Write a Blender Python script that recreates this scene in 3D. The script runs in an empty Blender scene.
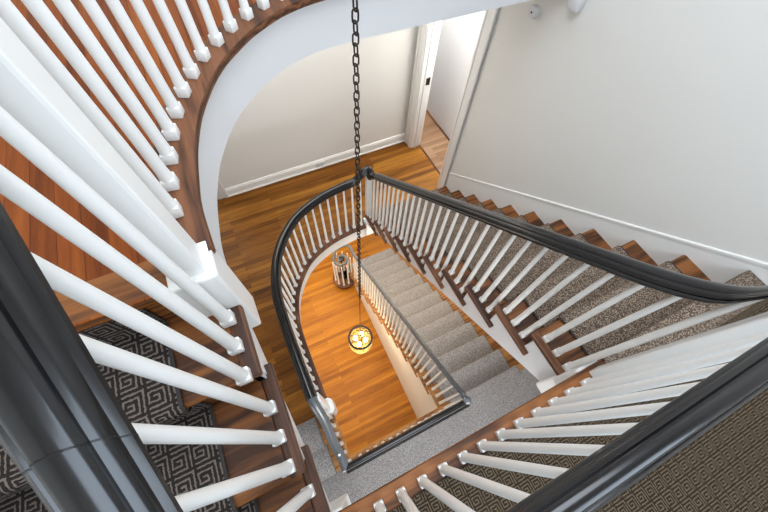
import bpy, bmesh, math, random
from mathutils import Vector, Matrix
random.seed(7)
S = bpy.context.scene
C = S.collection
ZC = 6.561                       # camera height above the ground floor
def Z(h): return ZC - h          # h = metres below the camera

# ------------------------------------------------------------------ levels
H2, HL, H1, HM, H0 = 0.776, 1.55, 3.68, 4.26, 6.561      # upper floor, upper landing, hall floor, lower landing, ground
R1, GL, GR = 0.1936, 0.263, 0.241                        # riser, going left flights, going upper right flight
R0, G0 = 0.177, 0.263                                    # lower right flight
XL, XR, XRL, XW, XE = -0.19, 0.985, 0.91, 2.158, -1.36
YF, YB = 3.385, -1.45

# ------------------------------------------------------------------ materials
def mat(name): 
    m = bpy.data.materials.new(name); m.use_nodes = True
    nt = m.node_tree; b = nt.nodes['Principled BSDF']
    return m, nt, b
def N(nt, t, **k):
    n = nt.nodes.new(t)
    for a, v in k.items(): setattr(n, a, v)
    return n
def noise(nt, vec, scale, detail=3, rough=.55):
    n = N(nt, 'ShaderNodeTexNoise'); n.inputs['Scale'].default_value = scale
    n.inputs['Detail'].default_value = detail; n.inputs['Roughness'].default_value = rough
    if vec: nt.links.new(vec, n.inputs['Vector'])
    return n.outputs['Fac']
def coord(nt, scale=(1, 1, 1), rot=(0, 0, 0)):
    t = N(nt, 'ShaderNodeTexCoord'); m = N(nt, 'ShaderNodeMapping')
    m.inputs['Scale'].default_value = scale; m.inputs['Rotation'].default_value = rot
    nt.links.new(t.outputs['Object'], m.inputs['Vector']); return m.outputs['Vector']
def ramp(nt, fac, stops):
    r = N(nt, 'ShaderNodeValToRGB'); e = r.color_ramp.elements
    while len(e) < len(stops): e.new(.5)
    for i, (p, c) in enumerate(stops): e[i].position = p; e[i].color = (*c, 1)
    nt.links.new(fac, r.inputs['Fac']); return r.outputs['Color']
def mix(nt, a, b, fac, mode='MIX'):
    m = N(nt, 'ShaderNodeMix', data_type='RGBA', blend_type=mode)
    for s, v in (('A', a), ('B', b)):
        i = [x for x in m.inputs if x.name == s and x.type == 'RGBA'][0]
        if isinstance(v, tuple): i.default_value = (*v, 1)
        else: nt.links.new(v, i)
    if isinstance(fac, (int, float)): m.inputs[0].default_value = fac
    else: nt.links.new(fac, m.inputs[0])
    return [x for x in m.outputs if x.type == 'RGBA'][0]
def bump(nt, b, h, strength=.2, dist=.002):
    n = N(nt, 'ShaderNodeBump'); n.inputs['Strength'].default_value = strength; n.inputs['Distance'].default_value = dist
    nt.links.new(h, n.inputs['Height']); nt.links.new(n.outputs['Normal'], b.inputs['Normal'])
def math_(nt, op, a, b=None, c=None):
    n = N(nt, 'ShaderNodeMath', operation=op)
    for i, v in enumerate((a, b, c)):
        if v is None: continue
        if isinstance(v, (int, float)): n.inputs[i].default_value = v
        else: nt.links.new(v, n.inputs[i])
    return n.outputs[0]

def paint(name, col, rough=.5, var=.03):
    m, nt, b = mat(name)
    f = noise(nt, coord(nt), 2.5)
    c2 = tuple(max(0, x * (1 - var)) for x in col)
    nt.links.new(mix(nt, col, c2, f), b.inputs['Base Color'])
    b.inputs['Roughness'].default_value = rough
    bump(nt, b, noise(nt, coord(nt), 60), .05, .001)
    return m
def planks(name, dark, mid, light, rot, width=.058, length=1.5, rough=.42):
    m, nt, b = mat(name)
    v = coord(nt, rot=(0, 0, rot))
    br = N(nt, 'ShaderNodeTexBrick'); br.offset = .37; br.offset_frequency = 2
    br.inputs['Scale'].default_value = 1; br.inputs['Brick Width'].default_value = length
    br.inputs['Row Height'].default_value = width; br.inputs['Mortar Size'].default_value = .0009
    br.inputs['Mortar Smooth'].default_value = .2
    br.inputs['Color1'].default_value = (0, 0, 0, 1); br.inputs['Color2'].default_value = (1, 1, 1, 1)
    br.inputs['Mortar'].default_value = (.3, .3, .3, 1)
    nt.links.new(v, br.inputs['Vector'])
    g = noise(nt, coord(nt, (3.0, 60, 20) if abs(rot) < .1 else (60, 3.0, 20)), 1, 5, .65)
    g2 = noise(nt, coord(nt, (9, 230, 60) if abs(rot) < .1 else (230, 9, 60)), 1, 3, .6)
    g = math_(nt, 'ADD', math_(nt, 'MULTIPLY', g, .72), math_(nt, 'MULTIPLY', g2, .28))
    big = noise(nt, coord(nt, (.9, 7, 3) if abs(rot) < .1 else (7, .9, 3)), 1, 2)
    t = math_(nt, 'ADD', math_(nt, 'MULTIPLY', br.outputs['Color'], .26), math_(nt, 'ADD', math_(nt, 'MULTIPLY', g, .60), math_(nt, 'MULTIPLY', big, .34)))
    col = ramp(nt, t, [(.36, dark), (.58, mid), (.82, light)])
    col = mix(nt, col, tuple(x * .35 for x in dark), math_(nt, 'MULTIPLY', br.outputs['Fac'], .8))
    nt.links.new(col, b.inputs['Base Color'])
    b.inputs['Roughness'].default_value = rough
    b.inputs['Specular IOR Level'].default_value = .2
    bump(nt, b, math_(nt, 'SUBTRACT', g, br.outputs['Fac']), .12, .001)
    return m
def wood(name, dark, light, axis='x', rough=.5):
    m, nt, b = mat(name)
    sc = {'x': (2.5, 30, 30), 'y': (30, 2.5, 30)}[axis]
    v = coord(nt, sc)
    g = noise(nt, v, 1, 5, .6)
    sc2 = {'x': (6, 120, 120), 'y': (120, 6, 120)}[axis]
    fine = noise(nt, coord(nt, sc2), 1, 2)
    w = N(nt, 'ShaderNodeTexWave'); w.wave_type = 'RINGS'; w.inputs['Scale'].default_value = 1.1; w.inputs['Distortion'].default_value = 6
    w.inputs['Detail'].default_value = 2; w.inputs['Detail Scale'].default_value = 1.5
    nt.links.new(coord(nt, {'x': (1.2, 10, 10), 'y': (10, 1.2, 10)}[axis]), w.inputs['Vector'])
    t = math_(nt, 'ADD', math_(nt, 'MULTIPLY', g, .55), math_(nt, 'ADD', math_(nt, 'MULTIPLY', w.outputs['Fac'], .25), math_(nt, 'MULTIPLY', fine, .2)))
    nt.links.new(ramp(nt, t, [(.36, dark), (.50, tuple((x+y)/2 for x, y in zip(dark, light))), (.64, light)]), b.inputs['Base Color'])
    b.inputs['Roughness'].default_value = rough
    b.inputs['Specular IOR Level'].default_value = .35
    bump(nt, b, g, .1, .001)
    return m
KEY = ['1111111010', '0000001010', '1111101010', '1000101010', '1011101010', '1000001010', '1111111010', '0000000010', '1111111110', '0000000000']
def key_carpet(name, bg, fg, size, ay, az, amount=1.0, bar=.40):
    """greek key runner: the 10 x 10 motif is stored row by row in a constant ramp"""
    m, nt, b = mat(name)
    t = N(nt, 'ShaderNodeTexCoord'); s = N(nt, 'ShaderNodeSeparateXYZ'); nt.links.new(t.outputs['Object'], s.inputs[0])
    wob = math_(nt, 'MULTIPLY', math_(nt, 'SUBTRACT', noise(nt, coord(nt), 130, 1), .5), size * .10)
    u = math_(nt, 'FRACT', math_(nt, 'DIVIDE', math_(nt, 'ADD', math_(nt, 'ADD', s.outputs['X'], 40.0), wob), size))
    vv = math_(nt, 'ADD', math_(nt, 'MULTIPLY', s.outputs['Y'], ay), math_(nt, 'MULTIPLY', s.outputs['Z'], az))
    v = math_(nt, 'FRACT', math_(nt, 'DIVIDE', math_(nt, 'ADD', math_(nt, 'ADD', vv, 40.0), wob), size * 1.12))
    def warp(q):      # thin bars, wider gaps: pairs of cells split .38 / .62
        q5 = math_(nt, 'MULTIPLY', q, 5); a = math_(nt, 'FLOOR', q5)
        return math_(nt, 'ADD', math_(nt, 'MULTIPLY', a, 2.0), math_(nt, 'GREATER_THAN', math_(nt, 'SUBTRACT', q5, a), bar))
    v = math_(nt, 'DIVIDE', math_(nt, 'ADD', warp(v), .5), 10)
    r = N(nt, 'ShaderNodeValToRGB'); r.color_ramp.interpolation = 'CONSTANT'; e = r.color_ramp.elements
    while len(e) < 10: e.new(.5)
    for i in range(10): e[i].position = i / 10
    for i in range(10):
        q = int(KEY[i], 2) / 1023; e[i].color = (q, q, q, 1)
    nt.links.new(v, r.inputs['Fac'])
    n = math_(nt, 'ROUND', math_(nt, 'MULTIPLY', r.outputs['Color'], 1023))
    col = warp(u)
    p = math_(nt, 'POWER', 2.0, math_(nt, 'SUBTRACT', 9.0, col))
    bit = math_(nt, 'GREATER_THAN', math_(nt, 'MODULO', math_(nt, 'FLOOR', math_(nt, 'DIVIDE', n, p)), 2.0), .5)
    pile = noise(nt, coord(nt), 350, 2, .7)
    f = math_(nt, 'MULTIPLY', math_(nt, 'MULTIPLY', bit, amount), math_(nt, 'ADD', math_(nt, 'MULTIPLY', pile, .9), .45))
    c = mix(nt, bg, fg, f)
    c = mix(nt, c, tuple(x * .45 for x in bg), math_(nt, 'MULTIPLY', math_(nt, 'GREATER_THAN', pile, .56), .45))
    nt.links.new(c, b.inputs['Base Color'])
    b.inputs['Roughness'].default_value = .95; b.inputs['Specular IOR Level'].default_value = .1
    bump(nt, b, math_(nt, 'ADD', bit, pile), .5, .002)
    return m
def fleck_carpet(name, bg, fg, sc):
    m, nt, b = mat(name)
    vo = N(nt, 'ShaderNodeTexVoronoi'); vo.inputs['Scale'].default_value = sc; nt.links.new(coord(nt, (1, 1.2, 1)), vo.inputs['Vector'])
    f = math_(nt, 'ADD', math_(nt, 'MULTIPLY', vo.outputs['Distance'], .9), math_(nt, 'MULTIPLY', noise(nt, coord(nt), 160, 3, .7), .5))
    nt.links.new(ramp(nt, f, [(.46, fg), (.76, bg)]), b.inputs['Base Color'])
    b.inputs['Roughness'].default_value = .95; b.inputs['Specular IOR Level'].default_value = .1
    bump(nt, b, f, .4, .002)
    return m
def plain(name, col, rough=.4, metal=0.0, **k):
    m, nt, b = mat(name)
    f = noise(nt, coord(nt), 25)
    nt.links.new(mix(nt, col, tuple(x * .8 for x in col), f), b.inputs['Base Color'])
    b.inputs['Roughness'].default_value = rough; b.inputs['Metallic'].default_value = metal
    for a, v in k.items(): b.inputs[a.replace('_', ' ')].default_value = v
    return m

MW = paint('wall_paint', (.70, .685, .645), .6)
MT = paint('trim_paint', (.78, .77, .74), .35)
MF = paint('fascia_paint', (.66, .66, .665), .45)
MB = paint('baluster_paint', (.80, .79, .76), .32, .02)
MC = paint('ceiling_paint', (.82, .82, .81), .7)
FH = planks('hall_floor_oak', (.040, .011, .0010), (.175, .062, .0060), (.36, .155, .020), 0)
FG = planks('ground_floor_oak', (.16, .046, .002), (.35, .125, .006), (.52, .215, .016), 0)
FU = planks('upper_floor_oak', (.070, .014, .002), (.20, .047, .006), (.33, .095, .014), math.pi/2)
FD = planks('far_room_oak', (.15, .080, .042), (.24, .14, .08), (.33, .21, .13), 0)
WX = wood('stair_oak_x', (.045, .014, .004), (.25, .088, .020), 'x')
WY = wood('stair_oak_y', (.040, .014, .006), (.185, .072, .030), 'y')
WG = wood('lower_stair_oak_lit', (.16, .06, .014), (.42, .19, .05), 'x')  # stair oak in a paler orange copy, warm lamplight put into the colour
K1 = key_carpet('key_carpet_left', (.026, .021, .019), (.19, .152, .128), .060, 1, 1, bar=.36)
K2 = key_carpet('key_carpet_landing', (.034, .024, .016), (.17, .125, .080), .048, 1, 0, bar=.40)

K0 = fleck_carpet('fleck_carpet', (.21, .200, .198), (.46, .44, .435), 95)
K3 = fleck_carpet('taupe_fleck_carpet', (.085, .060, .045), (.34, .265, .20), 120)
MR = plain('black_rail_lacquer', (.007, .0065, .007), .20, Coat_Weight=.12, Coat_Roughness=.08)
MG = plain('rail_lacquer_sheen', (.10, .11, .12), .25, Coat_Weight=.4)  # black rail lacquer lifted to grey, reflected light put into the colour
BZ = plain('bronze', (.045, .035, .028), .42, .8)
BR = plain('brass', (.75, .50, .18), .25, 1.0)
BK = plain('black_iron', (.02, .02, .02), .4, .5)
def glow(name, col, s):
    m, nt, b = mat(name); b.inputs['Base Color'].default_value = (*col, 1)
    b.inputs['Emission Color'].default_value = (*col, 1); b.inputs['Emission Strength'].default_value = s; return m
BULB = glow('warm_bulb', (1, .78, .42), 7)
GL_, _nt, _b = mat('clear_glass')
_b.inputs['Base Color'].default_value = (1, .97, .88, 1); _b.inputs['Roughness'].default_value = .02
_b.inputs['Transmission Weight'].default_value = 1; _b.inputs['IOR'].default_value = 1.1; _b.inputs['Alpha'].default_value = .35

# ------------------------------------------------------------------ mesh helpers
def link(name, me, m, parent=None, loc=None):
    o = bpy.data.objects.new(name, me); C.objects.link(o)
    if m and not me.materials: me.materials.append(m)
    if parent: o.parent = parent
    if loc: o.location = loc
    return o
def obj(name, bm, m, parent=None, smooth=False, loc=None):
    bmesh.ops.remove_doubles(bm, verts=bm.verts, dist=1e-6)
    bmesh.ops.recalc_face_normals(bm, faces=bm.faces)
    me = bpy.data.meshes.new(name); bm.to_mesh(me); bm.free()
    if smooth:
        for p in me.polygons: p.use_smooth = True
        me.set_sharp_from_angle(angle=math.radians(38))
    return link(name, me, m, parent, loc)
def box(bm, x0, x1, y0, y1, z0, z1, bev=0):
    r = bmesh.ops.create_cube(bm, size=1)
    vs = r['verts']
    for v in vs:
        v.co = Vector((x0 + (v.co.x + .5) * (x1 - x0), y0 + (v.co.y + .5) * (y1 - y0), z0 + (v.co.z + .5) * (z1 - z0)))
    if bev:
        es = list({e for v in vs for e in v.link_edges})
        bmesh.ops.bevel(bm, geom=es, offset=bev, segments=2, affect='EDGES', profile=.5)
def prism(bm, pts, axis, a, b):
    """polygon pts (2D) extruded along axis; for x: (y,z); y: (x,z); z: (x,y)"""
    def P(p, t):
        return {'x': (t, p[0], p[1]), 'y': (p[0], t, p[1]), 'z': (p[0], p[1], t)}[axis]
    A = [bm.verts.new(P(p, a)) for p in pts]; B = [bm.verts.new(P(p, b)) for p in pts]
    f1 = bm.faces.new(A); f2 = bm.faces.new(B[::-1]); n = len(pts)
    for i in range(n): bm.faces.new((A[i], A[(i+1) % n], B[(i+1) % n], B[i]))
    bmesh.ops.triangulate(bm, faces=[f1, f2])
def lathe(bm, prof, seg=24, c=(0, 0), ang0=0, close=True):
    rings = []
    for r, z in prof:
        rings.append([bm.verts.new((c[0] + r*math.cos(ang0 + 2*math.pi*i/seg), c[1] + r*math.sin(ang0 + 2*math.pi*i/seg), z)) for i in range(seg)])
    for a, b in zip(rings, rings[1:]):
        for i in range(seg): bm.faces.new((a[i], a[(i+1) % seg], b[(i+1) % seg], b[i]))
    if close: bm.faces.new(rings[0][::-1]); bm.faces.new(rings[-1])
def sweep(bm, path, prof, cap=True, closed=False):
    """profile (u sideways, v up) kept plumb along a 3D path"""
    n = len(path); P = [Vector(p) for p in path]; rings = []
    for i in range(n):
        a = P[i-1] if (i or closed) else P[i]; c = P[(i+1) % n] if (i < n-1 or closed) else P[i]
        d1 = (P[i]-a); d2 = (c-P[i]); d1.z = d2.z = 0
        if d1.length < 1e-6: d1 = d2.copy()
        if d2.length < 1e-6: d2 = d1.copy()
        d1.normalize(); d2.normalize()
        t = d1 + d2; t.normalize(); k = 1 / max(.35, t.dot(d1))
        s = Vector((t.y, -t.x, 0)) * k
        rings.append([bm.verts.new(P[i] + s*u + Vector((0, 0, v))) for u, v in prof])
    m = len(prof)
    for i in range(n if closed else n-1):
        a, b = rings[i], rings[(i+1) % n]
        for j in range(m): bm.faces.new((a[j], a[(j+1) % m], b[(j+1) % m], b[j]))
    if cap and not closed: bm.faces.new(rings[0][::-1]); bm.faces.new(rings[-1])
def tube(bm, path, r, seg=8, closed=False):
    P = [Vector(p) for p in path]; n = len(P); rings = []; up = None
    for i in range(n):
        t = (P[(i+1) % n] - P[i-1]) if closed else (P[min(i+1, n-1)] - P[max(i-1, 0)])
        t.normalize()
        if up is None: up = Vector((0, 0, 1)) if abs(t.z) < .9 else Vector((1, 0, 0))
        s = t.cross(up).normalized(); up = s.cross(t).normalized()
        rings.append([bm.verts.new(P[i] + (s*math.cos(2*math.pi*k/seg) + up*math.sin(2*math.pi*k/seg))*r) for k in range(seg)])
    for i in range(n if closed else n-1):
        a, b = rings[i], rings[(i+1) % n]
        for j in range(seg): bm.faces.new((a[j], a[(j+1) % seg], b[(j+1) % seg], b[j]))
    if not closed: bm.faces.new(rings[0][::-1]); bm.faces.new(rings[-1])
def empty(name, label, cat, loc=(0, 0, 0), group=None):
    o = bpy.data.objects.new(name, None); C.objects.link(o); o.location = loc; o.empty_display_size = .1
    o['label'] = label; o['category'] = cat
    if group: o['group'] = group
    return o
def structure(o): o['kind'] = 'structure'; return o
def catmull(pts, step=.03):
    out = []
    P = [Vector(p) for p in pts]; P = [P[0]*2-P[1]] + P + [P[-1]*2-P[-2]]
    for i in range(1, len(P)-2):
        n = max(1, int((P[i+1]-P[i]).length/step))
        for k in range(n):
            t = k/n
            out.append(.5*((2*P[i]) + (P[i+1]-P[i-1])*t + (2*P[i-1]-5*P[i]+4*P[i+1]-P[i+2])*t*t + (3*P[i]-P[i-1]-3*P[i+1]+P[i+2])*t**3))
    out.append(P[-2]); return out
def offset(pts, d):
    """2D offset to the left of travel by d"""
    out = []; n = len(pts)
    for i, p in enumerate(pts):
        t = Vector(pts[min(i+1, n-1)]) - Vector(pts[max(i-1, 0)]); t.normalize()
        out.append((p[0] - t[1]*d, p[1] + t[0]*d))
    return out
def along(pts, start, spacing):
    """points at equal spacing along a polyline"""
    out = []; d = -start; prev = Vector(pts[0]); nxt = 0.0; acc = 0.0
    for p in pts[1:]:
        p = Vector(p); L = (p-prev).length
        while nxt + start <= acc + L + 1e-9:
            t = (nxt + start - acc)/L if L else 0
            if t >= 0: out.append((prev.lerp(p, t), (p-prev).normalized()))
            nxt += spacing
        acc += L; prev = p
    return out

# ------------------------------------------------------------------ level edges
L2bal = catmull([(-.236, .54, 0), (-.239, .72, 0), (-.227, .83, 0), (-.21, .934, 0), (-.188, 1.022, 0), (-.157, 1.117, 0), (-.116, 1.207, 0), (-.069, 1.294, 0),
                 (-.012, 1.376, 0), (.057, 1.45, 0), (.127, 1.518, 0), (.208, 1.577, 0), (.289, 1.627, 0), (.38, 1.665, 0), (.48, 1.692, 0), (.62, 1.71, 0), (.9, 1.715, 0), (2.149, 1.715, 0)])
L2bal = [(p.x, p.y) for p in L2bal]
L1bal = catmull([(-.262, .44, 0), (-.266, .8, 0), (-.262, 1.15, 0), (-.235, 1.42, 0), (-.12, 1.74, 0), (.12, 2.03, 0), (.43, 2.185, 0), (.75, 2.245, 0), (1.037, 2.255, 0)])
L1bal = [(p.x, p.y) for p in L1bal]

def curved_floor(h, bal, y0, x0, fm, planksname, slab_t=.255):
    edge = offset(bal, -.060)        # towards the well
    inn = offset(bal, -.033)         # face of the fascia
    back = offset(bal, .055)
    edge[0] = (x0 - .02, y0 + .03); inn[0] = (x0 - .028, y0 + .028); back[0] = (bal[0][0]-.055, y0)
    last = bal[-1]
    # floor
    bm = bmesh.new()
    prism(bm, [(XE, y0)] + [p for p in back] + [(XW, back[-1][1]), (XW, YF), (XE, YF)] if last[0] < 2 else [(XE, y0)] + back + [(XW, YF), (XE, YF)], 'z', Z(h) - .03, Z(h))
    f = structure(obj('floor', bm, fm)); 
    # curved nosing board
    bm = bmesh.new()
    poly = edge + back[::-1]
    for i in range(len(edge)-1):
        q = [edge[i], edge[i+1], back[i+1], back[i]]
        T = [bm.verts.new((*p, Z(h) + .001)) for p in q]; B = [bm.verts.new((*p, Z(h) - .029)) for p in q]
        bm.faces.new(T); bm.faces.new(B[::-1])
        bm.faces.new((T[1], T[0], B[0], B[1])); bm.faces.new((T[3], T[2], B[2], B[3]))
        if i == 0: bm.faces.new((T[0], T[3], B[3], B[0]))
    structure(obj('trim_nosing', bm, WY))
    # slab with white fascia
    bm = bmesh.new()
    n = len(inn)
    inn[0] = (x0 - .028, y0 + .06); poly = [(XE, y0+.06)] + inn + ([(XW, inn[-1][1])] if last[0] < 2 else []) + [(XW, YF), (XE, YF)]
    prism(bm, poly, 'z', Z(h) - .03 - slab_t + .03, Z(h) - .030)
    structure(obj('ceiling', bm, MF, smooth=True))
    return edge, inn
e2, i2 = curved_floor(H2, L2bal, .487, XL, FU, 'upper')
bm = bmesh.new(); box(bm, XE, XL-.1, .485, .60, Z(H2)-.031, Z(H2)+.001, .01); structure(obj('trim_landing_nosing', bm, WX))
# hall floor runs to the head of the flight on the right: its boundary is closed with a straight nosing
L1ext = L1bal
e1, i1 = curved_floor(H1, L1ext, .403, XL - .005, FH, 'hall')

# ------------------------------------------------------------------ room shell
def wall(name, parts, m=MW):
    bm = bmesh.new()
    for p in parts: box(bm, *p)
    return structure(obj(name, bm, m))
ZT = Z(-1.75)
DY0, DY1 = 2.39, 3.21; DZ = Z(H1) + 2.32
wall('wall_right', [(XW, 2.3, YB-.15, DY0, 0, ZT), (XW, 2.3, DY1, YF+.15, 0, ZT), (XW, 2.3, DY0, DY1, 0, Z(H1)), (XW, 2.3, DY0, DY1, DZ, ZT)])
wall('wall_left', [(XE-.15, XE, YB-.15, 4.6, 0, ZT)])
wall('wall_near', [(XE, XW, YB-.15, YB, 0, ZT)])
OX0, OX1 = -1.25, -.60         # doorway opening at the left of the hall's far wall
wall('wall_far', [(XE, OX0, YF, YF+.15, Z(H1), Z(H2)-.26), (OX0, OX1, YF, YF+.15, Z(H1)+2.06, Z(H2)-.26), (OX1, XW, YF, YF+.15, Z(H1), Z(H2)-.26),
                  (XE, XW, YF, YF+.15, Z(H2)-.26, ZT)])
wall('wall_far_ground', [(XE, XW+.15, 4.6, 4.75, 0, Z(H1))])
bm = bmesh.new(); box(bm, XE-.15, 2.3, YB-.15, 4.75, -.1, 0); structure(obj('floor_ground', bm, FG))
# top ceiling with an open skylight above the well
bm = bmesh.new(); box(bm, XE-.15, -.5, YB-.15, YF+.15, ZT, ZT+.1); box(bm, 1.6, 2.3, YB-.15, YF+.15, ZT, ZT+.1)
box(bm, -.5, 1.6, YB-.15, -.3, ZT, ZT+.1); box(bm, -.5, 1.6, 2.2, YF+.15, ZT, ZT+.1); structure(obj('ceiling_top', bm, MC))
bm = bmesh.new(); box(bm, XE, XW, YF+.15, 4.6, Z(H1)-.3, Z(H1)-.03); structure(obj('ceiling_ground', bm, MC))
# room beyond the hall door
bm = bmesh.new(); box(bm, 2.3, 2.78, 1.7, 4.1, Z(H1)-.1, Z(H1)-.002); structure(obj('floor_beyond', bm, FD))
wall('wall_beyond', [(2.78, 2.88, 1.7, 4.2, Z(H1)-.1, Z(H1)+2.5), (2.3, 2.88, 4.1, 4.2, Z(H1)-.1, Z(H1)+2.5), (2.3, 2.88, 1.6, 1.7, Z(H1)-.1, Z(H1)+2.5), (2.3, 2.88, 1.6, 4.2, Z(H1)+2.5, Z(H1)+2.6)], MF)
# room behind the left doorway
wall('wall_behind', [(XE, XW, YF+1.0, YF+1.1, Z(H1), Z(H1)+2.4)], MF)
bm = bmesh.new(); box(bm, XE, XW, YF, YF+1.0, Z(H1)-.03, Z(H1)); structure(obj('floor_behind', bm, FH))
bm = bmesh.new(); box(bm, XE, XW, YF+.15, YF+1.1, Z(H1)+2.4, Z(H1)+2.5); structure(obj('ceiling_behind', bm, MC))
# door threshold
bm = bmesh.new(); box(bm, XW, 2.3, DY0, DY1, Z(H1)-.03, Z(H1)+.001); structure(obj('floor_threshold', bm, FH))
bm = bmesh.new(); box(bm, 2.29, 2.315, DY0, DY1, Z(H1)-.002, Z(H1)+.008, .003); structure(obj('trim_threshold', bm, WY))
bm = bmesh.new(); box(bm, 2.755, 2.78, 1.7, 4.1, Z(H1), Z(H1)+.014); structure(obj('trim_foot_strip', bm, WY))  # thin dark strip along the foot of the wall

def casing(name, boxes, m=MT):
    bm = bmesh.new()
    for b in boxes: box(bm, *b, .004)
    return structure(obj(name, bm, m, smooth=True))
t1 = casing('trim_1', [(XW-.022, XW+.002, DY1, DY1+.12, Z(H1), DZ+.12), (XW-.034, XW-.02, DY1+.10, DY1+.135, Z(H1), DZ+.135), (XW-.030, XW-.02, DY1+.015, DY1+.03, Z(H1), DZ+.1),
                       (XW-.01, 2.31, DY1-.018, DY1+.002, Z(H1), DZ), (2.2, 2.22, DY1-.032, DY1-.016, Z(H1), DZ)])
t2 = casing('trim_2', [(XW-.022, XW+.002, DY0-.12, DY0, Z(H1)-.02, DZ+.12), (XW-.034, XW-.02, DY0-.135, DY0-.10, Z(H1)-.02, DZ+.135), (XW-.030, XW-.02, DY0-.03, DY0-.015, Z(H1)-.02, DZ+.1),
                       (XW-.01, 2.31, DY0-.002, DY0+.018, Z(H1), DZ), (2.2, 2.22, DY0+.016, DY0+.032, Z(H1), DZ)])
casing('trim_3', [(XW-.022, XW+.002, DY0, DY1, DZ, DZ+.12)])
for (y, z, t) in ((DY1-.024, Z(H1)+1.05, t1), (DY0+.024, Z(H1)+1.32, t2)):
    bm = bmesh.new(); box(bm, 2.225, 2.27, y-.006, y+.006, z-.045, z+.045, .002); lathe(bm, [(.007, z-.05), (.007, z+.05)], 8, (2.272, y))
    o = structure(obj('hinge', bm, BZ, t)); o['label'] = 'dark metal hinge'
casing('trim_4', [(OX1-.0, OX1+.12, YF-.024, YF+.002, Z(H1), Z(H1)+2.18), (OX1+.095, OX1+.13, YF-.036, YF-.02, Z(H1), Z(H1)+2.19), (OX1-.018, OX1+.002, YF-.01, YF+.15, Z(H1), Z(H1)+2.06),
                  (OX0-.12, OX1+.12, YF-.024, YF+.002, Z(H1)+2.06, Z(H1)+2.18), (OX0-.12, OX0, YF-.024, YF+.002, Z(H1), Z(H1)+2.18)])
# baseboards
def board(name, pts2, axis, a, b): 
    bm = bmesh.new(); prism(bm, pts2, axis, a, b); return structure(obj(name, bm, MT))
bh = .135
bp = lambda y, z: [(y, z), (y-.02, z), (y-.02, z+bh-.03), (y-.014, z+bh-.02), (y-.012, z+bh-.004), (y-.004, z+bh), (y, z+bh)]
bm = bmesh.new(); prism(bm, bp(YF, Z(H1)), 'x', OX1+.13, XW); box(bm, OX1+.13, XW, YF-.034, YF-.02, Z(H1), Z(H1)+.02, .004)
structure(obj('baseboard_far', bm, MT))
# sloping skirting on the right wall of the upper right flight
sk = lambda y: Z(1.585 + .742*y)
bm = bmesh.new(); prism(bm, [(-.17, Z(HL)-.6), (2.255, Z(H1)-.3), (2.255, sk(2.255)), (-.17, sk(-.17))], 'x', XW-.005, XW+.001)
sweep(bm, [(XW-.008, 2.255, sk(2.255)), (XW-.008, -.17, sk(-.17)), (XW-.008, YB, sk(-.17))], [(-.009, -.012), (.003, -.012), (.004, .004), (.002, .010), (-.006, .013), (-.009, .013)])
prism(bm, [(-.17, Z(HL)), (-.17, sk(-.17)), (YB, sk(-.17)), (YB, Z(HL))], 'x', XW-.005, XW+.001)
structure(obj('baseboard_right', bm, MT))
# baseboard of the lower right flight
sk0 = lambda y: Z(HM + .06 + (y+.055)*R0/G0) + .12
bm = bmesh.new(); prism(bm, [(-.05, Z(HM)-.4), (3.2, 0), (3.2, .14), (-.05, sk0(-.05))], 'x', XW-.014, XW+.001)
structure(obj('baseboard_right_ground', bm, MT))

# ------------------------------------------------------------------ landings
def landing(h, y_edge, xr, m, carpet, cname, clabel, cy, cgap=0):
    bm = bmesh.new()
    box(bm, XE, XW, YB, y_edge-.01, Z(h)-.27, Z(h)-.032); structure(obj('ceiling_landing', bm, MF))
    bm = bmesh.new(); box(bm, XE, XW, YB, y_edge-.09, Z(h)-.032, Z(h)); structure(obj('floor_landing', bm, m))
    bm = bmesh.new(); box(bm, XL-.03, XW, y_edge-.09, y_edge+.02, Z(h)-.032, Z(h)+.001, .012); structure(obj('trim_landing_nosing', bm, m))
    bm = bmesh.new(); box(bm, XE+.05, XW-.02, YB+.02, cy, Z(h), Z(h)+.010, .004)
    o = obj('landing_carpet', bm, carpet); o['label'] = clabel; o['category'] = 'carpet'
    if h == HL:
        bm = bmesh.new(); box(bm, 1.10, XW-.006, -.29, -.150, Z(h)-.002, Z(h)+.0125, .006); box(bm, 1.10, XW-.006, -.168, -.150, Z(h)-.05, Z(h)+.010, .005)
        e = obj('nosing_strip', bm, K3, o); e['label'] = 'taupe flecked carpet strip over the landing edge'
    return o
landing(HL, -.185, XR, WX, K2, 'landing_carpet', 'brown greek key patterned carpet on the upper landing, behind its row of white balusters', -.245)
landing(HM, -.07, XRL, WG, K0, 'landing_carpet', 'pale grey carpet on the lower landing, beside its straight railing', -.125)
# visible underside box of the upper landing corner next to the newel
# ------------------------------------------------------------------ staircases
def nose(bm, x0, x1, y0, y1, zt, t, front):
    """tread slab; front=+1 rounded edge at y1, -1 at y0"""
    r = t/2
    if front > 0: pts = [(y0, zt-t), (y1-r, zt-t)] + [(y1-r+r*math.cos(a), zt-r+r*math.sin(a)) for a in [math.radians(q) for q in (-60, -30, 0, 30, 60)]] + [(y1-r, zt), (y0, zt)]
    else: pts = [(y1, zt), (y0+r, zt)] + [(y0+r-r*math.cos(a), zt-r+r*math.sin(a)) for a in [math.radians(q) for q in (60, 30, 0, -30, -60)]] + [(y0+r, zt-t), (y1, zt-t)]
    prism(bm, pts, 'x', x0, x1)
def ret(bm, x0, x1, y0, y1, zt, t): box(bm, x0, x1, y0, y1, zt-t, zt+.0008, .006)

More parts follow.
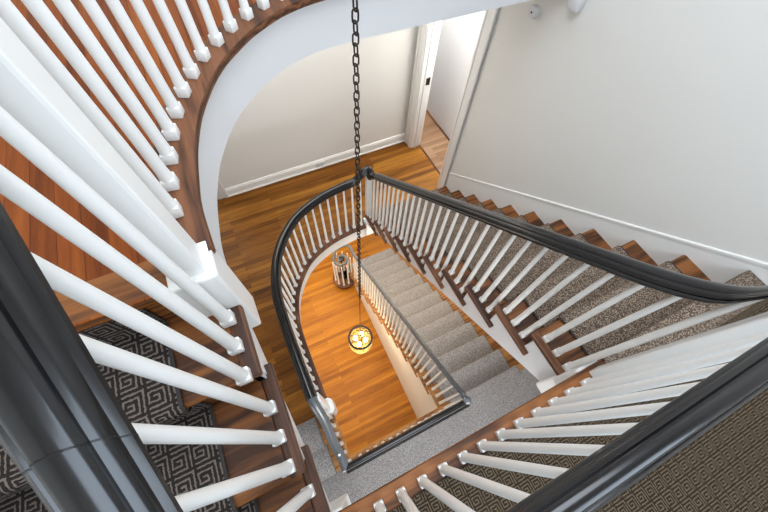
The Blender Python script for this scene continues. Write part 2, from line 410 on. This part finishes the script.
def flight(label, dirn, y_first, h_top, n, r, g, xa, xb, side, wx, wy, brk=True, lowline=None, closed=False, stop=None, y0=None):
    """dirn = +1: descends towards +Y ; -1: towards -Y.  n treads below the top edge.
       nosing of the top edge at y_first; side = -1: open string at xa (left edge of flight), +1: open string at xb."""
    root = empty('staircase', label, 'staircase', ((xa+xb)/2, y_first, Z(h_top)))
    def P(o): 
        o.parent = root; o.matrix_parent_inverse = root.matrix_basis.inverted() if False else Matrix.Translation(-root.location); return o
    xo = xa if side < 0 else xb              # open edge
    s = 1 if side < 0 else -1                # into the flight
    for k in range(1, n+1):
        yn = y_first + dirn*g*k; zt = Z(h_top + r*k); yb = yn - dirn*(g+.03)
        bm = bmesh.new()
        a, b = sorted((xo + s*.045, xb if side < 0 else xa))
        nose(bm, a, b, min(yn, yb), max(yn, yb), zt, .032, dirn)
        t = P(obj('tread', bm, wx))
        bm = bmesh.new(); yb2 = yn - dirn*(g+.075)
        a, b = sorted((xo, xo + s*.0452)); ret(bm, a, b, min(yn, yb2), max(yn, yb2), zt, .032)
        box(bm, *sorted((xo + s*.018, xo + s*.04)), min(yn, yb2)+.02, max(yn, yb2)-.02, zt-.05, zt-.032)
        q = obj('nosing_return', bm, wy); q.parent = t; q['label'] = 'darker end moulding of the tread'
    for k in range(0, n+1):
        yn = y_first + dirn*g*k; zt = Z(h_top + r*k); bm = bmesh.new()
        if k == 0 and y0 is not None: yn = y0
        a, b = sorted((xo + s*.03, xb if side < 0 else xa)); ya, yb = sorted((yn - dirn*.03, yn - dirn*.05))
        box(bm, a, b, ya, yb, zt - r, zt - .032)
        P(obj('riser', bm, wx))
    # cut string: one column under each tread, down to the raking lower edge (or the floor)
    bm = bmesh.new(); yend = y_first + dirn*(g*n - .03)
    f0 = (lambda y: 0.0) if closed else lowline
    for k in range(0, n+1):
        ya = y_first - dirn*.05 if k == 0 else y_first + dirn*(g*(k-1) - .03)
        yb = y_first + dirn*(g*k - .03); zt = Z(h_top + r*k) - .032
        if closed and k == n: pass
        prism(bm, [(ya, zt), (yb, zt), (yb, min(zt-.01, f0(yb))), (ya, min(zt-.01, f0(ya)))], 'x', *sorted((xo + s*.025, xo + s*.05)))
    P(obj('stringer', bm, MF))
    if not closed:
        bm = bmesh.new(); y1, y2 = y_first - dirn*.05, yend
        prism(bm, [(y1, lowline(y1)), (y2, lowline(y2)), (y2, lowline(y2)+.02), (y1, lowline(y1)+.02)], 'x', *sorted((xo + s*.05, xb if side < 0 else xa)))
        P(obj('soffit', bm, MF))
    if brk:
        for k in range(1, n+1):
            yn = y_first + dirn*g*k - dirn*.035; zt = Z(h_top + r*k) - .033; bm = bmesh.new()
            c = [(0, 0), (-g*.95, -.006), (-g*.90, -.03), (-g*.72, -.035), (-g*.62, -.062), (-g*.45, -.07), (-g*.34, -.05), (-g*.22, -.075), (-g*.12, -.12), (0, -.135)]
            low = c[1:]                                      # right-hand ogee edge, read from the back of the tread to its nosing
            for (a1, b1), (a2, b2) in zip(low, low[1:]):
                if a2 - a1 > 1e-6: prism(bm, [(yn + dirn*a1, zt), (yn + dirn*a2, zt), (yn + dirn*a2, zt + min(b2, -.002)), (yn + dirn*a1, zt + min(b1, -.002))], 'x', *sorted((xo + s*.017, xo + s*.0255)))
            P(obj('bracket', bm, MF))
    return root
def runner(label, dirn, y_first, h_top, n, r, g, x0, x1, m, from_top=True, y0=None):
    t = .011; line = []
    top = Z(h_top)
    line = [(y_first - dirn*.10, top)]
    for k in range(0, n+1):
        yn = y_first + dirn*g*k; zt = Z(h_top + r*k)
        if k == 0 and y0 is not None: yn = y0
        for a in (90, 60, 30, 0, -30, -60, -90):
            line.append((yn - dirn*.016 + dirn*.016*math.cos(math.radians(a)), zt - .016 + .016*math.sin(math.radians(a))))
        line.append((yn - dirn*.03, zt - .036)); line.append((yn - dirn*.03, zt - r))
    if not from_top: line = line[8:]
    # offset line outward
    out = []
    m_ = len(line)
    for i, p in enumerate(line):
        a = Vector(line[max(i-1, 0)]); c = Vector(line[min(i+1, m_-1)]); d = c - a
        if d.length < 1e-9: d = Vector((dirn, 0))
        d.normalize(); nrm = Vector((-d.y, d.x)) * dirn
        if nrm.length == 0: nrm = Vector((0, 1))
        out.append((p[0] + nrm.x*t, p[1] + nrm.y*t))
    bm = bmesh.new()
    for i in range(m_-1):
        q = [line[i], line[i+1], out[i+1], out[i]]
        A = [bm.verts.new((x0, *p)) for p in q]; B = [bm.verts.new((x1, *p)) for p in q]
        bm.faces.new((A[3], A[2], B[2], B[3])); bm.faces.new(A); bm.faces.new(B[::-1])
    # bound side strips
    o = obj('stair_runner', bm, m, smooth=True); o['label'] = label; o['category'] = 'carpet'
    for xx in (x0, x1):
        bm = bmesh.new()
        for i in range(m_-1):
            q = [out[i], out[i+1]]
            A = [bm.verts.new((xx-.005, p[0], p[1]+.0012)) for p in q]; B = [bm.verts.new((xx+.005, p[0], p[1]+.0012)) for p in q]
            bm.faces.new((A[0], A[1], B[1], B[0]))
        e = obj('edge_binding', bm, MBND if m in (K1, K3) else MBN0, o); e['label'] = 'plain bound edge of the runner'
    return o
MBND = plain('dark_binding', (.035, .03, .028), .9); MBN0 = plain('grey_binding', (.16, .14, .12), .9)

# upper left flight: upper floor -> upper landing, 3 treads
yl = .531
flight('short dark oak upper stair flight with key-patterned runner, at the left below the black handrail', -1, yl, H2, 3, R1, GL, XE+.004, XL, +1, WX, WY, lowline=lambda y: Z(H2 + .36 + (yl-y)*.736), y0=.487)
runner('dark runner with pale greek key pattern on the upper left flight', -1, yl, H2, 3, R1, GL, -1.16, -.39, K1, from_top=False, y0=.487)
# upper right flight: landing -> hall, 10 treads
yr = -.165
flight('long oak stair flight climbing along the white right wall, wooden tread ends at the wall', +1, yr, HL, 10, R1, GR, XR, XW-.004, -1, WX, WY, lowline=lambda y: Z(2.12 + .70*y), stop=Z(H1)-.2)
runner('taupe flecked runner down the long right-hand flight beside the white wall', +1, yr, HL, 10, R1, GR, 1.18, 2.016, K3)
# lower left flight: hall -> lower landing, 2 treads
flight('short lower stair flight of two treads between the hall floor and the lower landing', -1, .403, H1, 2, R1, GL, XE+.004, XL-.015, +1, WG, WG, lowline=lambda y: Z(H1 + .36 + (.403-y)*.736))
runner('pale grey runner on the two steps below the hall floor', -1, .403, H1, 2, R1, GL, -1.16, -.39, K0, from_top=False)
# lower right flight: lower landing -> ground, 12 treads
yg = -.056
flight('bottom stair flight with beige runner descending to the ground floor, white wall below its string', +1, yg, HM, 12, R0, G0, XRL, XW-.014, -1, WG, WG, closed=True)
runner('beige grey runner on the bottom flight leading to the ground floor', +1, yg, HM, 12, R0, G0, 1.03, 1.98, K0)

# ------------------------------------------------------------------ balustrades
_half = [(0, .046), (.008, .0452), (.0125, .0425), (.0145, .0385), (.0158, .0355), (.0185, .037), (.0235, .0335), (.0265, .027), (.0270, .0215), (.0245, .0185), (.0270, .0160), (.0300, .0125), (.0305, .0060), (.0280, .0010), (.0200, -.0010), (.0185, -.0080)]
RAIL = _half + [(-u, v) for u, v in _half[:0:-1]]
def bal_mesh():
    bm = bmesh.new(); q = .0183
    box(bm, -q, q, -q, q, 0, .043, .003)
    lathe(bm, [(.0185, .042), (.0172, .062), (.0165, .075), (.0160, .12), (.0135, .5), (.0098, 1.0)], 14, ang0=0)
    me_o = obj('baluster', bm, MB, smooth=True); me = me_o.data
    bpy.data.objects.remove(me_o); return me
BAL = bal_mesh(); first_bal = {}
def put(root, x, y, z0, z1, ang=0.0):
    if 'b' not in first_bal:
        o = bpy.data.objects.new('baluster', BAL); first_bal['b'] = o
    else: o = first_bal['b'].copy()
    C.objects.link(o); o.parent = root
    o.location = Vector((x, y, z0)) - root.location; o.scale = (1, 1, z1 - z0); o.rotation_euler = (0, 0, ang); return o
def part(root, o):
    o.parent = root; o.matrix_parent_inverse = Matrix.Translation(-root.location); return o
def newel(root, x, y, z0, z1, w, base_w=None, base_z=None, plinth_z=None, drop=None, m=MB, oct_=False):
    bm = bmesh.new(); q = w/2
    box(bm, x-q, x+q, y-q, y+q, z0, z1, w*.09)
    if plinth_z: 
        p = q*1.18; box(bm, x-p, x+p, y-p, y+p, z0, plinth_z, .006)
    if base_w:
        b = base_w/2
        c8 = [(b, .78), (.78*b/b, 1)]
        k = b*.62
        pts = [(b, -k), (b, k), (k, b), (-k, b), (-b, k), (-b, -k), (-k, -b), (k, -b)]
        if oct_:
            prism(bm, [(x+a, y+c) for a, c in pts], 'z', drop, base_z)
            prism(bm, [(x+a*.8, y+c*.8) for a, c in pts], 'z', drop-.03, drop+.001)
        else:
            box(bm, x-b, x+b, y-b, y+b, drop, base_z, .008); box(bm, x-b*.8, x+b*.8, y-b*.8, y+b*.8, drop-.03, drop+.01, .008)
    return part(root, obj('newel_post', bm, m, smooth=False))
def rail(root, path, m=MR, prof=RAIL, k=1.0):
    bm = bmesh.new(); sweep(bm, path, [(u*k, v*k) for u, v in prof]); return part(root, obj('handrail', bm, m, smooth=True))
def lerp(a, b, t): return a + (b-a)*t

# --- A: upper floor curve
XB = -.230
A = empty('balustrade', 'curved white balustrade round the top floor opening, upper left', 'balustrade', (0, 1.3, Z(H2)))
zr2 = Z(H2) + .86
rail(A, [(x, y, zr2) for x, y in L2bal])
for (p, t) in along([(x, y) for x, y in L2bal], .168, .0985)[0:32]:
    put(A, p.x, p.y, Z(H2)+.001, zr2-.006, math.atan2(t.y, t.x))
newel(A, -.240, .54, Z(H2)-.3, zr2+.02, .075, .116, Z(H2)+.002, None, Z(1.18))

# --- B: upper left flight
nl = lambda y: Z(H2 + (yl - y)/GL*R1)                # nosing line
zrail_l = lambda y: Z(.440 - .80*(y - .023))
zland = Z(HL) + .885
B = empty('balustrade', 'white balusters and wide black handrail on the short flight nearest the viewer, lower left', 'balustrade', (XB, .1, Z(1.2)))
pth = [(XB, .50, zrail_l(.50))] + [(XB, y, zrail_l(y)) for y in (.35, .2, .05, -.06)] + [(XB, -.12, zrail_l(-.12)), (XB, -.17, zrail_l(-.165)), (XB, -.215, zland)]
rail(B, [(x-.003, y, z-.006) for x, y, z in pth], k=1.27)
for k, ys in ((1, (.445, .360, .275)), (2, (.205, .118, .035)), (3, (-.052, -.138))):
    for y in ys: put(B, XB, y, Z(H2 + R1*k)+.001, zrail_l(y)-.006)
# seam in the rail where two lengths meet
bm = bmesh.new(); ys = .10
for u, v in RAIL: pass
sweep(bm, [(XB-.003, ys, zrail_l(ys)), (XB-.003, ys-.0015, zrail_l(ys-.0015))], [(u*1.280, v*1.28-.006) for u, v in RAIL]); part(B, obj('rail_joint', bm, BK))

# --- C: upper landing
YLB = -.215; XRB = 1.037
Cc = empty('balustrade', 'straight row of white balusters with thick black handrail on the upper landing, lower right', 'balustrade', (.4, YLB, Z(HL)))
rail(Cc, [(XB-.0, YLB, zland), (.2, YLB, zland), (.6, YLB, zland), (XRB, YLB, zland)])
for k in range(13):
    put(Cc, .951-.0906*k, YLB, Z(HL)+.001, zland-.006)
newel(Cc, XB, YLB, Z(HL)-.3, zland+.005, .062, .115, Z(HL)-.03, None, Z(HL)-.42)
newel(Cc, XRB, YLB, Z(HL)-.3, zland+.005, .066, .125, Z(HL)-.03, None, Z(HL)-.46)

# --- D: upper right flight
nr = lambda y: Z(HL + (y - yr)/GR*R1)
zr_r = lambda y: nr(y) + .70
D = empty('balustrade', 'long white balustrade with black handrail on the flight beside the right wall', 'balustrade', (XRB, 1.0, Z(2.6)))
pk = Z(2.735)
pts = [(XRB, 2.255, pk), (XRB, 2.225, pk-.005), (XRB, 2.17, pk - .03)] + [(XRB, y, zr_r(y)) for y in (2.08, 1.8, 1.2, .6, .2, .06)]
pts += [(XRB, -.02, zr_r(-.02)+.006), (XRB, -.08, zr_r(-.08)+.022), (XRB, -.12, zr_r(-.12)+.055), (XRB, -.155, zland-.03), (XRB, -.185, zland-.005), (XRB, -.215, zland)]
pts = [tuple(p) for p in catmull(pts, .03)]
rail(D, pts, k=1.48)
for k in range(1, 11):
    yn = yr + GR*k
    for dy in (-.055, -.135, -.215):
        y = yn + dy
        if y > 2.19: continue
        zt_ = next((lerp(a[2], b[2], (y-a[1])/(b[1]-a[1]+1e-9)) for a, b in zip(pts, pts[1:]) if b[1] <= y <= a[1]), zr_r(y))
        put(D, XRB, y, Z(HL + R1*k)+.001, zt_-.006)

# --- E: hall curve
E_ = empty('balustrade', 'curved white balustrade with black rail round the hall opening, centre', 'balustrade', (0, 1.3, Z(H1)))
zr1 = Z(H1) + .83
pth = []
for i, (x, y) in enumerate(L1bal):
    d = math.hypot(x-L1bal[-1][0], y-L1bal[-1][1])
    up = max(0, min(1, (.20-d)/.17)); up = up*up*(3-2*up)
    d0 = math.hypot(x-L1bal[0][0], y-L1bal[0][1])
    pth.append((x, y, lerp(zr1, pk, up)))
rail(E_, pth, k=1.48)
L = along(L1bal, .10, .0985)
for (p, t) in L:
    if (p - Vector(L1bal[-1])).length > .06: put(E_, p.x, p.y, Z(H1)+.001, zr1-.006, math.atan2(t.y, t.x))
newel(E_, XRB, 2.245, Z(H1)-.12, pk+.002, .066, .11, Z(H1)+.06, None, Z(H1)-.2)
newel(E_, -.238, .435, Z(H1)-.3, zr1, .066, .145, Z(H1)+.03, None, Z(H1)-.36, oct_=True)

# --- F: lower left flight
XB1 = -.245
nl1 = lambda y: Z(H1 + (.403 - y)/GL*R1)
F = empty('balustrade', 'short white balustrade with glossy rail on the two steps below the hall floor', 'balustrade', (XB1, .1, Z(4)))
zlm = Z(HM) + .86
rail(F, [(-.262, .44, zr1), (-.258, .38, zr1-.02), (XB1, .28, nl1(.28)+.75), (XB1, .1, nl1(.1)+.75), (XB1, -.02, zlm+.02), (XB1, -.12, zlm)], MG, k=1.25)
for k, ys in ((1, (.35, .263, .177)), (2, (.09, .003))):
    for y in ys: put(F, XB1, y, Z(H1 + R1*k)+.001, nl1(y)+.744)
# --- G: lower landing
YG, XG = -.10, .962
Gg = empty('balustrade', 'straight black-railed balustrade along the pale grey lower landing', 'balustrade', (.4, YG, Z(HM)))
rail(Gg, [(XB1, YG-.018, zlm), (.3, YG-.018, zlm), (XG, YG-.018, zlm)], k=1.25)
for k in range(12): put(Gg, XG-.09-.0905*k, YG, Z(HM)+.001, zlm-.006)
newel(Gg, XB1, YG, Z(HM)-.2, zlm+.01, .062, None)
newel(Gg, XG, YG, Z(HM)-.2, zlm+.02, .062, None)
bm = bmesh.new(); lathe(bm, [(.034, zlm+.03), (.040, zlm+.045), (.036, zlm+.06), (.018, zlm+.072), (.002, zlm+.075)], 20, (XG, YG)); part(Gg, obj('newel_cap', bm, MG, smooth=True))
# --- H: bottom flight with volute
ng = lambda y: Z(HM + (y - yg)/G0*R0)
zg = lambda y: ng(y) + .86
Hh = empty('balustrade', 'bottom flight balustrade with rail coloured pale for its sheen, ending in a round spiral volute', 'balustrade', (XG, 1.5, 1.0))
vc = (.782, 2.875); zv = zg(2.75) - .0
pts = [(XG, YG, zlm), (XG, -.03, zg(-.03)+.03), (XG, .1, zg(.1)), (XG, 1.0, zg(1.0)), (XG, 2.0, zg(2.0)), (XG, 2.5, zg(2.5)+.005), (XG, 2.70, zg(2.70))]
vz = Z(5.60)
for i in range(0, 56):
    a = i/55*2*math.pi*1.6; rr = .187 - (.187-.045)*(i/55)**.8
    pts.append((vc[0] + rr*math.cos(a), vc[1] + rr*math.sin(a), vz + (zg(2.72)-vz)*max(0, 1-i/22)**1.6))
SM = [(u*.85, v*.85) for u, v in RAIL]
rail(Hh, pts, MG, SM)
bm = bmesh.new(); lathe(bm, [(.05, vz-.01), (.055, vz+.02), (.045, vz+.038), (.015, vz+.045)], 20, vc); part(Hh, obj('volute_eye', bm, BK, smooth=True))
for k in range(1, 12):
    yn = yg + G0*k
    for dy in (-.05, -.138, -.225):
        y = yn + dy
        if y > 2.75: continue
        put(Hh, XG, y, Z(HM + R0*k)+.001, zg(y)-.006)
for i in range(9):
    a = math.radians(-10 + i*37); put(Hh, vc[0]+.165*math.cos(a), vc[1]+.165*math.sin(a), .177+.003, vz-.006)
bm = bmesh.new(); lathe(bm, [(.022, .18), (.016, .25), (.014, .9), (.02, vz-.01)], 14, vc); lathe(bm, [(.03, .18), (.03, .22)], 14, vc)
o = part(Hh, obj('newel_post', bm, BK, smooth=True)); o['label'] = 'black iron post under the volute'
# bullnose starting step
bm = bmesh.new(); lathe(bm, [(.21, .145), (.222, .150), (.226, .161), (.222, .172), (.21, .177)], 36, vc); box(bm, vc[0], 1.0, 2.83, vc[1]+.224, .145, .177)
lathe(bm, [(.19, 0), (.19, .146)], 36, vc)
st = obj('starting_step', bm, WY, smooth=True); st['label'] = 'round-ended wooden starting step under the volute on the ground floor'; st['category'] = 'step'

# ------------------------------------------------------------------ pendant lantern
LX, LY = .455, 1.235
ztop = ZT - .02; zce = Z(3.35); zl = Z(4.93)
P = empty('pendant_lantern', 'round glass lantern with lit bulbs hanging on a long bronze chain down the stairwell', 'pendant lamp', (LX, LY, zl))
bm = bmesh.new(); box(bm, LX-.02, LX+.02, -.3, 2.2, ZT, ZT+.08); structure(obj('trim_skylight_bar', bm, MT))
bm = bmesh.new(); lathe(bm, [(.06, ZT-.03), (.065, ZT-.01), (.065, ZT)], 24, (LX+.010*(ZT-zl), LY-.008*(ZT-zl))); part(P, obj('ceiling_rose', bm, BZ, smooth=True))
bm = bmesh.new(); tube(bm, [(LX+.010*(ZT-zl), LY-.008*(ZT-zl), ZT), (LX+.010*(Z(.3)-zl), LY-.008*(Z(.3)-zl), Z(.315))], .006, 8); part(P, obj('rod', bm, BZ, smooth=True))
bm = bmesh.new(); pp = []
lw, ll, wr = .0125, .0115, .0036
for i in range(16):
    a = 2*math.pi*i/16; pp.append((lw*math.cos(a), 0, lw*math.sin(a)*1.0 + (ll if math.sin(a) > 0 else -ll)*(1 if abs(math.sin(a)) > .01 else 0)))
tube(bm, pp, wr, 7, closed=True)
l0 = obj('chain_link', bm, BZ, P, smooth=True); pitch = 2*(ll + lw) - 2.4*wr
n = int((Z(.30) - zce)/pitch)
zc0 = zce
for i in range(n):
    o = l0 if i == 0 else l0.copy()
    if i: C.objects.link(o)
    zz = zc0 + pitch*(i+.5) - zl; o.parent = P; o.location = (.010*(zz), -.008*zz, zz); o.rotation_euler = (0, 0, math.radians(8 + 90*(i % 2)))
bm = bmesh.new(); tube(bm, [(LX, LY, zl+.10), (LX+.010*(zce-zl), LY-.008*(zce-zl), zce+.01)], .0045, 8); part(P, obj('rod', bm, BZ, smooth=True))
Rr = .165
bm = bmesh.new(); bmesh.ops.create_circle(bm, segments=4); bm.clear()
def ring(z, r, w, hgt, m, name):
    bm = bmesh.new()
    sweep(bm, [(LX + r*math.cos(2*math.pi*i/48), LY + r*math.sin(2*math.pi*i/48), z) for i in range(48)], [(-w/2, 0), (-w/2, hgt), (w/2, hgt), (w/2, 0)], closed=True)
    return part(P, obj(name, bm, m, smooth=True))
ring(zl, Rr, .026, .03, BZ, 'top_ring'); ring(zl-.28, Rr, .02, .03, BR, 'bottom_ring')
bm = bmesh.new()
sweep(bm, [(LX + (Rr-.002)*math.cos(2*math.pi*i/48), LY + (Rr-.002)*math.sin(2*math.pi*i/48), zl-.26) for i in range(48)], [(-.0015, 0), (-.0015, .27), (.0015, .27), (.0015, 0)], closed=True)
part(P, obj('glass_shade', bm, GL_, smooth=True))
bm = bmesh.new()
for i in range(3):
    a = math.radians(25+120*i); tube(bm, [(LX + Rr*math.cos(a), LY + Rr*math.sin(a), zl+.02), (LX + Rr*.5*math.cos(a), LY + Rr*.5*math.sin(a), zl+.06), (LX, LY, zl+.13)], .0035, 6)
part(P, obj('hanger_arm', bm, BZ, smooth=True))
bm = bmesh.new(); lathe(bm, [(.012, zl-.20), (.035, zl-.19), (.012, zl-.17), (.006, zl-.15), (.006, zl+.13), (.02, zl+.14)], 14, (LX, LY))
bmesh.ops.create_uvsphere(bm, u_segments=10, v_segments=6, radius=.001)
part(P, obj('stem', bm, BR, smooth=True))
bm = bmesh.new(); lathe(bm, [(Rr-.006, zl-.279), (Rr-.006, zl-.275)], 40, (LX, LY)); part(P, obj('base_plate', bm, BR))
for i in range(4):
    a = math.radians(45+90*i+10); x, y = LX + .075*math.cos(a), LY + .075*math.sin(a)
    bm = bmesh.new(); lathe(bm, [(.016, zl-.20), (.016, zl-.13)], 12, (x, y)); tube(bm, [(LX, LY, zl-.19), (x, y, zl-.195)], .005, 6); s_ = part(P, obj('socket', bm, BR, smooth=True))
    bm = bmesh.new(); lathe(bm, [(.012, zl-.13), (.024, zl-.10), (.033, zl-.07), (.030, zl-.045), (.016, zl-.025), (.002, zl-.02)], 14, (x, y)); b_ = obj('bulb', bm, BULB, s_, smooth=True)
    b_.matrix_parent_inverse = Matrix.Identity(4)

# ------------------------------------------------------------------ small fittings
ox, oz = .80, Z(H1)
oc = empty('wall_outlet', 'small white electrical outlet low on the far hall baseboard', 'outlet', (.80, YF-.02, Z(H1)+.07))
bm = bmesh.new(); box(bm, .735, .865, YF-.028, YF-.019, oz+.03, oz+.105, .003); part(oc, obj('cover_plate', bm, MF, smooth=True))
bm = bmesh.new()
for dx in (-.03, .03):
    for e in (-.007, .007): box(bm, .80+dx+e-.002, .80+dx+e+.002, YF-.0295, YF-.027, oz+.06, oz+.075)
part(oc, obj('socket_slots', bm, BK))
def place_disc(name, label, cat, x, y, z, r, hole):
    e = empty(name, label, cat, (x, y, z)); bm = bmesh.new()
    lathe(bm, [(r, 0), (r, .02), (r*.86, .032), (r*.5, .036)], 24)
    bmesh.ops.rotate(bm, verts=bm.verts, cent=(0, 0, 0), matrix=Matrix.Rotation(-math.pi/2, 3, 'Y'))
    obj('housing', bm, MF, e, smooth=True)
    if hole:
        bm = bmesh.new(); lathe(bm, [(r*.16, .030), (r*.16, .040)], 12)
        bmesh.ops.rotate(bm, verts=bm.verts, cent=(0, 0, 0), matrix=Matrix.Rotation(-math.pi/2, 3, 'Y'))
        obj('sensor_eye', bm, BK, e, smooth=True)
place_disc('wall_sensor', 'small white round sensor with dark eye high on the right wall', 'sensor', XW, 1.905, Z(1.25), .042, True)
e = empty('wall_bracket', 'small white rounded block on the right wall at the top edge of the photo', 'bracket', (XW, 1.60, Z(1.035)))
bm = bmesh.new(); box(bm, -.055, 0, -.045, .045, -.06, .08, .015); obj('body', bm, MF, e, smooth=True)

# ------------------------------------------------------------------ lights
def area(name, loc, rot, sx, sy, power, col=(1, 1, 1)):
    l = bpy.data.lights.new(name, 'AREA'); l.shape = 'RECTANGLE'; l.size = sx; l.size_y = sy; l.energy = power; l.color = col
    o = bpy.data.objects.new(name, l); C.objects.link(o); o.location = loc; o.rotation_euler = rot; return o
area('skylight', (.55, .95, ZT-.05), (0, 0, 0), 2.0, 2.4, 44, (.93, .96, 1.0))
area('landing_window', (.5, YB+.04, Z(.1)), (math.radians(80), 0, 0), 2.0, 1.5, 30, (.70, .84, 1.0))
area('lower_landing_fill', (.5, YB+.04, Z(2.7)), (math.radians(80), 0, 0), 1.8, 1.2, 34, (.93, .96, 1.0))  # added side fill, the near wall has no window here
area('hall_lamp', (.6, 2.9, Z(H2)-.3), (0, 0, 0), 1.8, .8, 14, (1, .98, .94))
area('ground_lamp_left', (-.75, 1.6, Z(H1)-.32), (0, 0, 0), 1.0, 2.4, 23, (1, .86, .66))
area('ground_lamp_far', (.4, 3.3, Z(H1)-.32), (0, 0, 0), 2.2, 1.4, 30, (1, .86, .66))
area('flight_fill', (1.55, 1.9, Z(3.62)), (0, 0, 0), .8, .8, 11, (1, .84, .66))  # added fill under the soffit to brighten the steps, no real lamp
area('beyond_lamp', (2.54, 2.9, Z(H1)+2.45), (0, 0, 0), .4, 2.0, 34, (1, .98, .95))
area('behind_lamp', (-.9, YF+.6, Z(H1)+2.3), (0, 0, 0), .6, .5, 6, (1, .97, .92))
pl = bpy.data.lights.new('lantern_light', 'POINT'); pl.energy = 7; pl.color = (1, .76, .45); pl.shadow_soft_size = .08
o = bpy.data.objects.new('lantern_light', pl); C.objects.link(o); o.location = (LX, LY, zl-.34)
w = bpy.data.worlds.new('sky'); S.world = w; w.use_nodes = True
w.node_tree.nodes['Background'].inputs[0].default_value = (.62, .78, 1, 1); w.node_tree.nodes['Background'].inputs[1].default_value = 1.2

# ------------------------------------------------------------------ camera
cam = bpy.data.cameras.new('camera'); co = bpy.data.objects.new('camera', cam); C.objects.link(co)
Rm = Matrix(((0.90062, 0.36201, -0.24047), (-0.43236, 0.80244, -0.41128), (0.04408, 0.47438, 0.87921)))
co.matrix_world = Matrix.Translation((0, 0, ZC)) @ Rm.to_4x4()
cam.sensor_width = 36; cam.lens = 342.164/768*36; cam.clip_start = .02
S.camera = co
vs = S.view_settings; vs.view_transform = 'Standard'; vs.look = 'None'; vs.gamma = 1; vs.use_curve_mapping = False; vs.exposure = .97
